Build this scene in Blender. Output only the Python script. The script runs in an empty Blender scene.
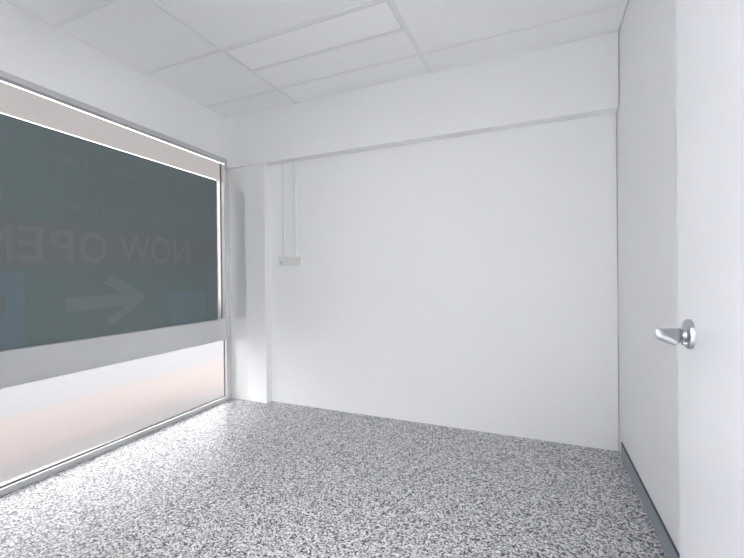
import bpy, bmesh, math
from mathutils import Vector, Matrix

sc = bpy.context.scene
C = sc.collection

# ------------------------------------------------------------------ camera
CAM_H = 1.1584
f_px, yaw, pitch, roll = 389.83, 0.4101, -0.0052, -0.0103
cy, sy, cp, sp = math.cos(yaw), math.sin(yaw), math.cos(pitch), math.sin(pitch)
fw = Vector((-sy*cp, cy*cp, sp)); r0 = Vector((cy, sy, 0)); u0 = r0.cross(fw)
cr, sr = math.cos(roll), math.sin(roll)
rt = cr*r0 + sr*u0; up = -sr*r0 + cr*u0
cd = bpy.data.cameras.new('camera'); cam = bpy.data.objects.new('camera', cd); C.objects.link(cam)
cd.sensor_width = 36.0; cd.lens = f_px/744*36.0; cd.clip_start = 0.02
cam.matrix_world = Matrix(((rt.x, up.x, -fw.x, 0), (rt.y, up.y, -fw.y, 0), (rt.z, up.z, -fw.z, CAM_H), (0, 0, 0, 1)))
sc.camera = cam

# ------------------------------------------------------------------ sky, lights, exposure
world = bpy.data.worlds.new('sky'); sc.world = world; world.use_nodes = True
bg = world.node_tree.nodes['Background']
bg.inputs['Color'].default_value = (1.0, 0.99, 0.985, 1)
bg.inputs['Strength'].default_value = 3.8

sd = bpy.data.lights.new('sun', 'SUN'); sd.energy = 0.5; sd.angle = math.radians(2); sd.color = (1, 0.95, 0.88)
so = bpy.data.objects.new('sun', sd); C.objects.link(so); so.location = (-6, 0, 6)
so.rotation_euler = Vector((0.25, 0.45, -1.0)).to_track_quat('-Z', 'Y').to_euler()

def area(name, loc, sx, sz, power, col=(1, 1, 1)):
    l = bpy.data.lights.new(name, 'AREA'); l.shape = 'RECTANGLE'; l.size = sx; l.size_y = sz
    l.energy = power; l.color = col
    o = bpy.data.objects.new(name, l); C.objects.link(o); o.location = loc
    return o
area('hall_fill', (1.15, -0.75, 2.66), 1.6, 0.9, 84, (1.0, 0.98, 0.96))  # unseen fill added beyond the doorway to brighten the room
area('room_fill', (-1.356, 0.959, 2.685), 1.17, 0.27, 3.5, (1.0, 0.985, 0.97))  # unseen overhead fill, added to lift the walls

sc.view_settings.view_transform = 'Standard'; sc.view_settings.look = 'None'
sc.view_settings.gamma = 1.0; sc.view_settings.use_curve_mapping = False
sc.view_settings.exposure = 1.06
sc.cycles.max_bounces = 20; sc.cycles.diffuse_bounces = 14; sc.cycles.transmission_bounces = 12
sc.cycles.use_denoising = True

# ------------------------------------------------------------------ materials
def srgb(r, g, b):
    g_ = lambda c: (c/255/12.92) if c/255 <= .04045 else ((c/255+.055)/1.055)**2.4
    return (g_(r), g_(g), g_(b), 1)

def mat(name, col, rough=0.5, metal=0.0, spec=0.5, bump=0.0, bscale=60.0, var=0.0, coat=0.0):
    m = bpy.data.materials.new(name); m.use_nodes = True; nt = m.node_tree
    b = nt.nodes['Principled BSDF']
    b.inputs['Base Color'].default_value = col; b.inputs['Roughness'].default_value = rough
    b.inputs['Metallic'].default_value = metal; b.inputs['Specular IOR Level'].default_value = spec
    b.inputs['Coat Weight'].default_value = coat; b.inputs['Coat Roughness'].default_value = 0.15
    tc = nt.nodes.new('ShaderNodeTexCoord')
    nz = nt.nodes.new('ShaderNodeTexNoise'); nz.inputs['Scale'].default_value = bscale; nz.inputs['Detail'].default_value = 3
    nt.links.new(tc.outputs['Object'], nz.inputs['Vector'])
    if var:
        rp = nt.nodes.new('ShaderNodeValToRGB')
        rp.color_ramp.elements[0].position = 0.3; rp.color_ramp.elements[1].position = 0.7
        rp.color_ramp.elements[0].color = tuple(c*(1-var) for c in col[:3]) + (1,)
        rp.color_ramp.elements[1].color = tuple(min(1, c*(1+var)) for c in col[:3]) + (1,)
        nt.links.new(nz.outputs['Fac'], rp.inputs['Fac']); nt.links.new(rp.outputs['Color'], b.inputs['Base Color'])
    if bump:
        bp = nt.nodes.new('ShaderNodeBump'); bp.inputs['Strength'].default_value = bump; bp.inputs['Distance'].default_value = 0.001
        nt.links.new(nz.outputs['Fac'], bp.inputs['Height']); nt.links.new(bp.outputs['Normal'], b.inputs['Normal'])
    return m

M = {}
M['wall'] = mat('white_wall_paint', (0.886, 0.893, 0.899, 1), 0.55, spec=0.3, bump=0.05, bscale=90)
M['ceil'] = mat('ceiling_tile', (0.925, 0.932, 0.938, 1), 0.8, spec=0.2, bump=0.1, bscale=140)
M['grid'] = mat('ceiling_grid_paint', (0.85, 0.858, 0.865, 1), 0.5, spec=0.3)
M['door'] = mat('white_door_paint', (0.85, 0.86, 0.885, 1), 0.3, spec=0.45)
M['diffuser'] = mat('lamp_diffuser', (0.955, 0.96, 0.965, 1), 0.3, spec=0.4)
M['alu'] = mat('satin_aluminium', (0.66, 0.67, 0.68, 1), 0.38, 0.55, bump=0.03, bscale=40)
M['alu_post'] = mat('brushed_aluminium_post', (0.86, 0.86, 0.86, 1), 0.3, 0.35, bump=0.03, bscale=40)
M['alu_white'] = mat('pale_aluminium', (0.64, 0.65, 0.655, 1), 0.4, 0.65)
M['lining'] = mat('lit_reveal_white', (0.95, 0.95, 0.945, 1), 0.16, 0.6, spec=0.7)  # white colour stands in for window light on the frame reveals
M['gasket'] = mat('dark_rubber_gasket', (0.12, 0.12, 0.13, 1), 0.6)
M['chrome'] = mat('chrome', (0.50, 0.52, 0.55, 1), 0.34, 1.0)
M['skirting'] = mat('grey_skirting', srgb(150, 159, 167), 0.4, spec=0.4)
M['skirt_dark'] = mat('dark_skirting_edge', srgb(82, 88, 97), 0.5)
M['plastic'] = mat('white_plastic', (0.80, 0.79, 0.785, 1), 0.35)
M['slot'] = mat('dark_slot', (0.05, 0.05, 0.05, 1), 0.6)
M['conduit'] = mat('white_duct', (0.82, 0.835, 0.855, 1), 0.45)
M['film'] = mat('grey_sign_film', srgb(106, 118, 120), 0.35, spec=0.35, bscale=1.5, var=0.03)
M['film_band'] = mat('sign_band', srgb(110, 115, 118), 0.35, spec=0.35)
M['film_text'] = mat('sign_lettering', srgb(117, 122, 125), 0.35, spec=0.35)
M['film_faint'] = mat('sign_small_lettering', srgb(111, 121, 123), 0.35, spec=0.35)
M['film_arrow'] = mat('sign_arrow', srgb(117, 124, 125), 0.35, spec=0.35)
M['film_blue'] = mat('sign_blue_panel', srgb(107, 122, 129), 0.35, spec=0.35)
M['film_red'] = mat('sign_red_spot', srgb(108, 116, 119), 0.35, spec=0.35)
M['awning'] = mat('awning_lining', (0.5, 0.44, 0.42, 1), 0.8)
M['render'] = mat('street_render', (0.10, 0.10, 0.105, 1), 0.8)

def frosted(name, tint, rough=0.19, mix=0.008, trans_col=(0.9, 0.9, 0.92, 1)):
    m = bpy.data.materials.new(name); m.use_nodes = True; nt = m.node_tree
    for n in list(nt.nodes): nt.nodes.remove(n)
    out = nt.nodes.new('ShaderNodeOutputMaterial')
    rf = nt.nodes.new('ShaderNodeBsdfRefraction'); rf.inputs['Color'].default_value = tint
    rf.inputs['Roughness'].default_value = rough; rf.inputs['IOR'].default_value = 1.2
    tl = nt.nodes.new('ShaderNodeBsdfTranslucent'); tl.inputs['Color'].default_value = trans_col
    df = nt.nodes.new('ShaderNodeBsdfDiffuse'); df.inputs['Color'].default_value = (0.8, 0.8, 0.8, 1)
    nz = nt.nodes.new('ShaderNodeTexNoise'); nz.inputs['Scale'].default_value = 400
    bp = nt.nodes.new('ShaderNodeBump'); bp.inputs['Strength'].default_value = 0.05
    nt.links.new(nz.outputs['Fac'], bp.inputs['Height'])
    nt.links.new(bp.outputs['Normal'], rf.inputs['Normal'])
    mx = nt.nodes.new('ShaderNodeMixShader'); mx.inputs[0].default_value = mix
    nt.links.new(rf.outputs[0], mx.inputs[1]); nt.links.new(tl.outputs[0], mx.inputs[2])
    m2 = nt.nodes.new('ShaderNodeMixShader'); m2.inputs[0].default_value = 0.15
    nt.links.new(mx.outputs[0], m2.inputs[1]); nt.links.new(df.outputs[0], m2.inputs[2])
    nt.links.new(m2.outputs[0], out.inputs['Surface'])
    return m
M['frost'] = frosted('frosted_glass', (0.97, 0.97, 0.98, 1))
M['frost_top'] = frosted('frosted_glass_head', (0.285, 0.276, 0.272, 1), 0.3, 0.10)
M['frost_side'] = frosted('frosted_glass_side', (0.42, 0.41, 0.41, 1), 0.25, 0.05)
M['edge'] = mat('light_leak_white', (0.95, 0.95, 0.95, 1), 0.4)  # white painted in place of light leaking past the sign film

def flake_floor():
    m = bpy.data.materials.new('flake_floor'); m.use_nodes = True; nt = m.node_tree
    b = nt.nodes['Principled BSDF']
    tc = nt.nodes.new('ShaderNodeTexCoord')
    nz = nt.nodes.new('ShaderNodeTexNoise'); nz.inputs['Scale'].default_value = 60
    wv = nt.nodes.new('ShaderNodeVectorMath'); wv.operation = 'SCALE'; wv.inputs['Scale'].default_value = 0.007
    nt.links.new(tc.outputs['Object'], nz.inputs['Vector'])
    nt.links.new(nz.outputs['Color'], wv.inputs[0])
    ad = nt.nodes.new('ShaderNodeVectorMath'); ad.operation = 'ADD'
    nt.links.new(tc.outputs['Object'], ad.inputs[0]); nt.links.new(wv.outputs[0], ad.inputs[1])
    vo = nt.nodes.new('ShaderNodeTexVoronoi'); vo.voronoi_dimensions = '2D'; vo.inputs['Scale'].default_value = 145
    nt.links.new(ad.outputs[0], vo.inputs['Vector'])
    sep = nt.nodes.new('ShaderNodeSeparateColor'); nt.links.new(vo.outputs['Color'], sep.inputs[0])
    rp = nt.nodes.new('ShaderNodeValToRGB'); rp.color_ramp.interpolation = 'CONSTANT'
    stops = [(0.0, srgb(70, 70, 75)), (0.13, srgb(112, 112, 115)), (0.25, srgb(150, 150, 152)), (0.42, srgb(181, 181, 184)),
             (0.62, srgb(204, 204, 206)), (0.82, srgb(230, 230, 233))]
    e = rp.color_ramp.elements
    e[0].position, e[0].color = stops[0]; e[1].position, e[1].color = stops[1]
    for p, c in stops[2:]:
        x = e.new(p); x.color = c
    nt.links.new(sep.outputs[0], rp.inputs['Fac']); nt.links.new(rp.outputs['Color'], b.inputs['Base Color'])
    b.inputs['Roughness'].default_value = 0.42; b.inputs['Specular IOR Level'].default_value = 0.5
    bp = nt.nodes.new('ShaderNodeBump'); bp.inputs['Strength'].default_value = 0.15; bp.inputs['Distance'].default_value = 0.002
    nt.links.new(sep.outputs[1], bp.inputs['Height']); nt.links.new(bp.outputs['Normal'], b.inputs['Normal'])
    return m
M['floor'] = flake_floor()

def paving():
    m = bpy.data.materials.new('street_paving'); m.use_nodes = True; nt = m.node_tree
    b = nt.nodes['Principled BSDF']; b.inputs['Roughness'].default_value = 0.9
    tc = nt.nodes.new('ShaderNodeTexCoord')
    br = nt.nodes.new('ShaderNodeTexBrick'); br.inputs['Scale'].default_value = 4
    br.inputs['Color1'].default_value = (0.172, 0.139, 0.128, 1); br.inputs['Color2'].default_value = (0.163, 0.130, 0.119, 1)
    br.inputs['Mortar'].default_value = (0.144, 0.130, 0.126, 1)
    nt.links.new(tc.outputs['Object'], br.inputs['Vector']); nt.links.new(br.outputs['Color'], b.inputs['Base Color'])
    return m
M['paving'] = paving()
M['kerb'] = mat('grey_pavers', (0.150, 0.138, 0.142, 1), 0.9, bscale=25, var=0.06)
M['road'] = mat('grey_road', (0.118, 0.119, 0.124, 1), 0.9, bscale=20, var=0.05)

# ------------------------------------------------------------------ mesh helpers
KS = 0.045; NN = math.hypot(1, KS)
EU = Vector((-KS, 1, 0))/NN; EN = Vector((-1, -KS, 0))/NN; B0 = Vector((-2.712, 2.0, 0))
def LW(u, w, z):                       # shopfront wall frame: u along the wall, w outwards, z up
    return B0 + (u-2.0)*EU + w*EN + Vector((0, 0, z))
ID = lambda x, y, z: Vector((x, y, z))

def boxes(lst, fn=ID, bevel=0.0, seg=2):
    bm = bmesh.new()
    for (x0, x1, y0, y1, z0, z1) in lst:
        t = bmesh.new()
        vs = [t.verts.new(fn(x, y, z)) for x in (x0, x1) for y in (y0, y1) for z in (z0, z1)]
        for f in ((0, 1, 3, 2), (4, 6, 7, 5), (0, 4, 5, 1), (2, 3, 7, 6), (0, 2, 6, 4), (1, 5, 7, 3)):
            t.faces.new([vs[i] for i in f])
        bmesh.ops.recalc_face_normals(t, faces=t.faces)
        if bevel: bmesh.ops.bevel(t, geom=t.edges[:], offset=bevel, segments=seg, affect='EDGES', profile=0.5)
        me = bpy.data.meshes.new('tmp'); t.to_mesh(me); t.free(); bm.from_mesh(me); bpy.data.meshes.remove(me)
    return bm

def lathe(prof, origin, axis, n=48):
    a = Vector(axis).normalized(); s = a.orthogonal().normalized(); t = a.cross(s); o = Vector(origin)
    bm = bmesh.new(); rings = []
    for (d, r) in prof:
        if r < 1e-6: rings.append([bm.verts.new(o+a*d)])
        else: rings.append([bm.verts.new(o+a*d+r*(math.cos(2*math.pi*i/n)*s+math.sin(2*math.pi*i/n)*t)) for i in range(n)])
    for A, B in zip(rings, rings[1:]):
        for i in range(n):
            j = (i+1) % n
            if len(A) == 1: bm.faces.new((A[0], B[i], B[j]))
            elif len(B) == 1: bm.faces.new((A[i], B[0], A[j]))
            else: bm.faces.new((A[i], B[i], B[j], A[j]))
    bmesh.ops.recalc_face_normals(bm, faces=bm.faces)
    return bm

def obj(name, bm, m, parent=None, smooth=False):
    me = bpy.data.meshes.new(name); bm.to_mesh(me); bm.free(); me.materials.append(m)
    if smooth:
        for p in me.polygons: p.use_smooth = True
        me.set_sharp_from_angle(angle=math.radians(35))
    o = bpy.data.objects.new(name, me); C.objects.link(o)
    if parent:
        o.parent = parent; o.matrix_parent_inverse = Matrix.Translation(parent.location).inverted()
    return o
def struct(name, bm, m, parent=None):
    o = obj(name, bm, m, parent)
    if not parent: o['kind'] = 'structure'
    return o
def empty(name, loc):
    o = bpy.data.objects.new(name, None); o.location = loc; o.empty_display_size = 0.1; C.objects.link(o); return o
def tag(o, label, cat, group=None):
    o['label'] = label; o['category'] = cat
    if group: o['group'] = group
    return o

# ------------------------------------------------------------------ setting: shell
R = 0.460; DB = 2.882; DW = 2.9741; ZC = 2.687; ZT = 2.80; YN = 0.20; YH = -1.7
def RW(x, y, z): return Vector((x + .010*(2.9-y), y, z))
def XL(y): return -2.712 - KS*(y-2.0)

def poly_slab(pts, z0, z1):
    bm = bmesh.new()
    lo = [bm.verts.new((x, y, z0)) for x, y in pts]; hi = [bm.verts.new((x, y, z1)) for x, y in pts]
    n = len(pts)
    bm.faces.new(lo); bm.faces.new(hi)
    for i in range(n): bm.faces.new((lo[i], lo[(i+1) % n], hi[(i+1) % n], hi[i]))
    bmesh.ops.recalc_face_normals(bm, faces=bm.faces)
    return bm
struct('floor', poly_slab([(-2.85, YH-.1), (2.5, YH-.1), (2.5, YN), (R+.1, YN), (R+.1, 3.2), (-2.85, 3.2)], -0.1, 0.0), M['floor'])
struct('ceiling', poly_slab([(XL(YH)-.1, YH-.1), (2.5, YH-.1), (2.5, YN), (R-.004+.010*(2.9-YN), YN), (R-.006, 3.1), (XL(3.1)-.1, 3.1)], ZC+.004, ZT), M['ceil'])
struct('ceiling', poly_slab([(-2.95, YH-.12), (2.52, YH-.12), (2.52, 3.22), (-2.95, 3.22)], ZT, ZT+.06), M['ceil'])  # unseen slab added over the tiles to keep sky light out

struct('wall_right', boxes([(R, R+.1, YN, 3.2, 0, ZT)], RW), M['wall'])
# back wall: lining board with a fine shadow gap at the right corner, block wall behind it
struct('wall_back', boxes([(-2.80, R-.005, DW, DW+.06, 0, ZT)]), M['wall'])
struct('wall_back_core', boxes([(-2.85, R, DW+.06, 3.2, 0, ZT)]), M['wall'])
# bulkhead along the top of the back wall
struct('trim_1', boxes([(-2.76, R-.005, DB, DW, 2.212, ZC+.004)]), M['wall'])
# shopfront wall above and either side of the window
UW0, UW1 = 0.35, 2.862
struct('wall_left', boxes([(UW0-.03, 3.2, 0, .12, 2.297, ZT), (-1.8, UW0, 0, .12, 0, ZT)], LW), M['wall'])
# near wall with the doorway the picture is taken from, and the hall behind it
struct('wall_near', boxes([(-2.7, -.60, YN-.11, YN, 0, ZT), (-.60, .33, YN-.11, YN, 2.10, ZT), (.33, 2.4, YN-.11, YN, 0, ZT)]), M['wall'])
struct('wall_hall', boxes([(-2.7, 2.4, YH-.1, YH, 0, ZT), (2.4, 2.5, YH-.1, YN, 0, ZT)]), M['wall'])

# pilaster in the back left corner
struct('trim_2', boxes([(-2.557, -2.330, 2.899, DW, 0, 2.212)], bevel=.002), M['wall'])
# aluminium post between window and pilaster, and its dark cover strip
struct('trim_3', boxes([(-2.770, -2.559, 2.905, DW, 0, 2.212)], bevel=.003), M['alu_post'])
struct('trim_4', boxes([(2.863, 3.0, 0.002, .03, 0, 2.297)], LW), M['alu_white'])

# grey skirting on the right wall, stopping short of the corner
struct('baseboard_right', boxes([(R-.007, R-.0005, .3, 2.872, 0, .093)], RW), M['skirting'])
struct('trim_5', boxes([(R-.009, R-.0005, .3, 2.872, .0935, .100)], RW), M['skirt_dark'])

# suspended ceiling grid
TX = [-1.956, -.756]; TB = [2.609 - .6*k for k in range(5)]
g = []
for x in TX: g.append((x-.011, x+.011, YN, DB, ZC, ZC+.0045))
for y in TB: g.append((-2.8, R-.006, y-.011, y+.011, ZC, ZC+.0045))
g.append((-1.956, -.756, 2.309-.011, 2.309+.011, ZC, ZC+.0045))
g.append((-2.8, R-.006, DB-.008, DB, ZC, ZC+.0045))
struct('trim_6', boxes(g), M['grid'])
struct('trim_7', boxes([(YN, 2.87, -.002, .008, ZC-.0005, ZC+.005)], lambda u, w, z: LW(u, -w, z)), M['grid'])

# ------------------------------------------------------------------ setting: shop window
win = empty('window_1', LW(1.6, .05, 0)); win['kind'] = 'structure'
ZH, ZS = 2.263, .036
obj('window_frame', boxes([(UW0, UW1, -.004, .054, ZH, 2.297), (UW0, UW1, -.004, .032, 0.001, ZS),
                           (2.838, UW1, -.004, .032, ZS, .60), (2.838, UW1, -.004, .054, .60, ZH), (UW0, UW0+.03, -.004, .054, ZS, ZH)], LW, bevel=.0012), M['alu_white'], win)
obj('lit_reveals', boxes([(UW0+.03, 2.8365, -.0035, .046, ZH-.0018, ZH+.0002), (2.8365, 2.8385, -.0035, .025, ZS, .588), (2.8365, 2.8385, -.0035, .046, .588, ZH+.0002),
                            (UW0+.03, 2.8365, -.0035, .025, ZS-.0002, ZS+.0018)], LW), M['lining'], win)  # thin white faces put on the reveals to look lit by the window
tr = obj('transom', boxes([(UW0+.03, 2.838, -.002, .09, .588, .776)], LW, bevel=.002), M['alu'], win)
obj('transom_ridge', boxes([(UW0+.03, 2.838, -.003, .02, z, z+.0025) for z in (.625, .655, .70, .735, .768)], LW), M['alu'], tr)
obj('glazing_bead', boxes([(UW0+.03, 2.838, .004, .022, .576, .588)], LW, bevel=.001), M['alu_white'], win)
obj('gasket', boxes([(UW0+.03, 2.836, .018, .024, ZS+.0018, ZS+.009), (2.830, 2.8365, .018, .024, ZS, .576),
                     (2.830, 2.8350, .037, .0455, .776, ZH-.012)], LW), M['gasket'], win)
obj('lower_pane', boxes([(UW0+.03, 2.838, .025, .031, ZS-.005, .59)], LW), M['frost'], win)
obj('upper_pane', boxes([(UW0+.03, 2.838, .046, .052, 2.086, ZH-.009), (UW0+.03, 2.788, .046, .052, .77, 2.080)], LW), M['frost_top'], win)
obj('side_strip', boxes([(2.788, 2.838, .046, .052, .77, 2.086)], LW), M['frost_side'], win)
obj('clear_gap', boxes([(UW0+.03, 2.788, .046, .052, 2.080, 2.086), (UW0+.03, 2.838, .046, .052, ZH-.009, ZH+.002)], LW), M['frost'], win)

# ------------------------------------------------------------------ outside: footpath, road, awning, opposite side
struct('footpath', boxes([(-4, 9, .45, 1.5, -.10, -.02)], LW), M['paving'])
struct('kerb_paving', boxes([(-4, 9, .034, .449, -.10, -.02)], LW), M['kerb'])
struct('road', boxes([(-9, 14, 1.501, 11, -.25, -.08)], LW), M['road'])
struct('awning', boxes([(-4, 9, .121, 1.3, 2.85, 2.95)], LW), M['awning'])
struct('wall_street', boxes([(-9, 14, 11, 11.3, -.25, 4.6)], LW), M['render'])

# ------------------------------------------------------------------ window sign (seen from behind, so it reads mirrored)
W0 = .0445
sign = empty('window_sign', LW(1.6, W0, .78))
tag(sign, 'dark grey vinyl sign on the upper shop window, lettering NOW OPEN mirrored', 'sign')
SU0, SU1, SZ0, SZ1 = UW0+.035, 2.786, .777, 2.079
obj('sign_film', boxes([(SU0, SU1, W0, W0+.001, SZ0, SZ1)], LW), M['film'], sign)
obj('light_leak_strip', boxes([(SU1, SU1+.004, W0, W0+.001, SZ0, SZ1)], LW), M['edge'], sign)  # painted bright line for the light leak beside the film
obj('sign_band', boxes([(SU0, SU1, W0-.0003, W0, 1.235, 1.52)], LW), M['film_band'], sign)
obj('blue_panel', boxes([(2.256, 2.63, W0-.0003, W0, SZ0, 1.058)], LW), M['film_blue'], sign)
obj('blue_panel', boxes([(SU0, 1.258, W0-.0003, W0, SZ0, 1.20)], LW), M['film_blue'], sign)
def disc(uc, zc, rr, name, m):
    bm = bmesh.new(); n = 40
    for w in (W0-.0008,):
        bm.faces.new([bm.verts.new(LW(uc+rr*math.cos(2*math.pi*i/n), w, zc+rr*math.sin(2*math.pi*i/n))) for i in range(n)])
    ext = bmesh.ops.extrude_face_region(bm, geom=bm.faces[:])
    bmesh.ops.translate(bm, vec=EN*.0004, verts=[v for v in ext['geom'] if isinstance(v, bmesh.types.BMVert)])
    bmesh.ops.recalc_face_normals(bm, faces=bm.faces)
    return obj(name, bm, m, sign)
disc(1.10, 1.03, .075, 'red_spot', M['film_red'])

def flat_poly(pts, name, m, d=.0006):
    bm = bmesh.new()
    a = [bm.verts.new(LW(u, W0-.0003-d, z)) for u, z in pts]; b = [bm.verts.new(LW(u, W0-.0003, z)) for u, z in pts]
    n = len(pts); bm.faces.new(a); bm.faces.new(b)
    for i in range(n): bm.faces.new((a[i], a[(i+1) % n], b[(i+1) % n], b[i]))
    bmesh.ops.recalc_face_normals(bm, faces=bm.faces)
    return obj(name, bm, m, sign)
flat_poly([(1.475, .957), (1.880, .968), (1.725, .885), (1.765, .835), (2.022, 1.008), (2.022, 1.046), (1.765, 1.195), (1.715, 1.135),
           (1.870, 1.058), (1.475, 1.045)], 'sign_arrow', M['film_arrow'])

def glyphs(text, bold=0.0):
    cu = bpy.data.curves.new('tmp', 'FONT'); cu.body = text; cu.size = 1.0; cu.offset = bold; cu.extrude = 0.0; cu.resolution_u = 4
    o = bpy.data.objects.new('tmp', cu); C.objects.link(o)
    bpy.context.view_layer.update()
    dg = bpy.context.evaluated_depsgraph_get()
    me = bpy.data.meshes.new_from_object(o.evaluated_get(dg))
    bpy.data.objects.remove(o); bpy.data.curves.remove(cu)
    return me
def lettering(items, name, m, bold=0.0):
    """items: (text, u_start, u_end, z_base, height of a capital); reading direction is decreasing u"""
    bm = bmesh.new()
    for text, us, ue, zb, hc in items:
        me = glyphs(text, bold); xs = [v.co.x for v in me.vertices]
        x0, x1 = min(xs), max(xs); k = (us-ue)/(x1-x0); kz = hc/0.69
        for v in me.vertices:
            v.co = LW(us-(v.co.x-x0)*k, W0-.0009, zb+v.co.y*kz)
        bm.from_mesh(me); bpy.data.meshes.remove(me)
    for f in bm.faces: f.smooth = False
    ext = bmesh.ops.extrude_face_region(bm, geom=bm.faces[:])
    bmesh.ops.translate(bm, vec=EN*.0006, verts=[v for v in ext['geom'] if isinstance(v, bmesh.types.BMVert)])
    bmesh.ops.recalc_face_normals(bm, faces=bm.faces)
    for f in bm.faces: f.smooth = False
    return obj(name, bm, m, sign)
ZB, HC = 1.276, .196
lettering([('N', 2.450, 2.290, ZB+.012, HC+.006), ('O', 2.265, 2.080, ZB+.010, HC+.006), ('W', 2.080, 1.828, ZB+.006, HC+.006)], 'sign_lettering', M['film_text'], 0.012)
lettering([('O', 1.735, 1.562, ZB, HC), ('P', 1.528, 1.392, ZB, HC), ('E', 1.355, 1.228, ZB, HC), ('N', 1.205, 1.055, ZB, HC)], 'sign_lettering', M['film_text'], 0.012)
for word in (('North', 2.365, 2.045, 1.595, .085), ('Coast', 1.950, 1.725, 1.595, .082), ('Conveyancing', 1.680, 1.040, 1.595, .080),
             ('and', 1.95, 1.80, 1.895, .075), ('Lawyers', 1.62, 1.28, 1.895, .075)):
    lettering([word], 'sign_lettering', M['film_faint'])

# ------------------------------------------------------------------ door (open, standing in front of the right wall)
XD = 0.300; YE = 1.151
door = empty('door_1', (XD+.02, .24, 0)); door['kind'] = 'structure'
obj('door_leaf', boxes([(XD, XD+.038, .235, YE, .012, 2.08)], bevel=.0015), M['door'], door)
HX, HY, HZ = XD, 1.065, 1.0255
hd = obj('door_handle', lathe([(0, 0), (0, .0325), (.005, .0325), (.0085, .0305), (.0095, .027), (.0095, 0)], (HX, HY, HZ), (-1, 0, 0)), M['chrome'], door, True)
hd['label'] = 'chrome door handle'
obj('handle_neck', lathe([(.008, 0), (.008, .0120), (.011, .0105), (.017, .0105), (.0185, .0125), (.0185, 0)], (HX, HY, HZ-.002), (-1, 0, 0)), M['chrome'], hd, True)
def lever():
    bm = bmesh.new()
    n = 24; zc = HZ-.0026
    for x, r in ((HX-.0175, .0138), (HX-.0190, .0147)):      # round barrel at the rose end
        for i in range(n):
            a = 2*math.pi*i/n; bm.verts.new((x, HY+r*math.cos(a), zc+r*math.sin(a)))
    for i in range(n):                                       # outer end of the barrel
        a = 2*math.pi*i/n; bm.verts.new((HX-.0610, HY-.002+.0060*math.cos(a), zc+.0075+.0050*math.sin(a)))
    # oblique oval thumb face
    for p in ((.2331, 1.050, 1.0366), (.2310, 1.045, 1.0296), (.2301, 1.040, 1.0213), (.2332, 1.036, 1.0148), (.2441, 1.025, 1.0105),
              (.2549, 1.012, 1.0075), (.2591, 1.005, 1.0080), (.2625, 1.004, 1.0124), (.2622, 1.010, 1.0171), (.2484, 1.028, 1.0272), (.2392, 1.042, 1.0348)):
        bm.verts.new(p)
    r = bmesh.ops.convex_hull(bm, input=bm.verts[:])
    bmesh.ops.delete(bm, geom=[g for g in r['geom_interior'] if isinstance(g, bmesh.types.BMVert)], context='VERTS')
    bmesh.ops.dissolve_limit(bm, angle_limit=math.radians(7), verts=bm.verts[:], edges=bm.edges[:])
    bmesh.ops.recalc_face_normals(bm, faces=bm.faces)
    return bm
obj('lever', lever(), M['chrome'], hd, True)
obj('lock_snib', lathe([(.009, 0), (.009, .0055), (.016, .005), (.018, .003), (.018, 0)], (HX, HY-.004, HZ-.020), (-1, 0, 0), 24), M['chrome'], hd, True)

# ------------------------------------------------------------------ things
lamp = empty('ceiling_light', (-1.356, 2.159, ZC))
tag(lamp, 'long narrow flat white light panel set in the tiled ceiling', 'ceiling light')
x0, x1, y0, y1 = -1.956+.0115, -.756-.0115, 2.009+.0115, 2.309-.0115
obj('frame', boxes([(x0, x1, y0, y0+.012, ZC-.001, ZC+.0038), (x0, x1, y1-.012, y1, ZC-.001, ZC+.0038),
                    (x0, x0+.012, y0+.012, y1-.012, ZC-.001, ZC+.0038), (x1-.012, x1, y0+.012, y1-.012, ZC-.001, ZC+.0038)]), M['plastic'], lamp)
obj('diffuser', boxes([(x0+.012, x1-.012, y0+.012, y1-.012, ZC+.0005, ZC+.0038)]), M['diffuser'], lamp)

def outlet():
    o = empty('power_outlet', (-2.176, DW, 1.312))
    tag(o, 'small white power outlet beside the blank plate on the back wall', 'power outlet')
    X0, X1, Z0, Z1 = -2.219, -2.136, 1.272, 1.354
    obj('plate', boxes([(X0, X1, DW-.022, DW-.0003, Z0, Z1)], bevel=.003), M['plastic'], o)
    for dx in (-.016, .016):
        obj('switch', boxes([(-2.178+dx-.007, -2.178+dx+.007, DW-.025, DW-.0215, 1.330, 1.348)], bevel=.001), M['plastic'], o)
    def slot(cx, cz, ang):
        c, s = math.cos(ang), math.sin(ang)
        return boxes([(-.0028, .0028, DW-.0228, DW-.0218, -.0075, .0075)], lambda x, y, z: Vector((cx+c*x-s*z, y, cz+s*x+c*z)))
    for cx, cz, a in ((-2.200, 1.302, .5), (-2.180, 1.302, -.5), (-2.190, 1.286, 0)):
        obj('pin_slot', slot(cx, cz, a), M['slot'], o)
    return o
outlet()
pl = empty('wall_plate', (-2.055, DW, 1.312))
tag(pl, 'wide blank white cover plate right of the power outlet', 'wall plate')
obj('plate', boxes([(-2.132, -1.976, DW-.022, DW-.0003, 1.270, 1.350)], bevel=.003), M['plastic'], pl)
obj('rim', boxes([(-2.126, -1.982, DW-.024, DW-.0215, 1.276, 1.344)], bevel=.002), M['plastic'], pl)

for i, (xa, xb) in enumerate(((-2.187, -2.160), (-2.060, -2.033))):
    t = obj('cable_conduit', boxes([(xa, xb, DW-.014, DW-.0003, 1.3545, 2.2075)], bevel=.002), M['conduit'])
    tag(t, ('slim white vertical cable duct rising above the power outlet',
            'slim white vertical cable duct rising above the blank cover plate')[i], 'cable duct', 'cable ducts above the sockets')
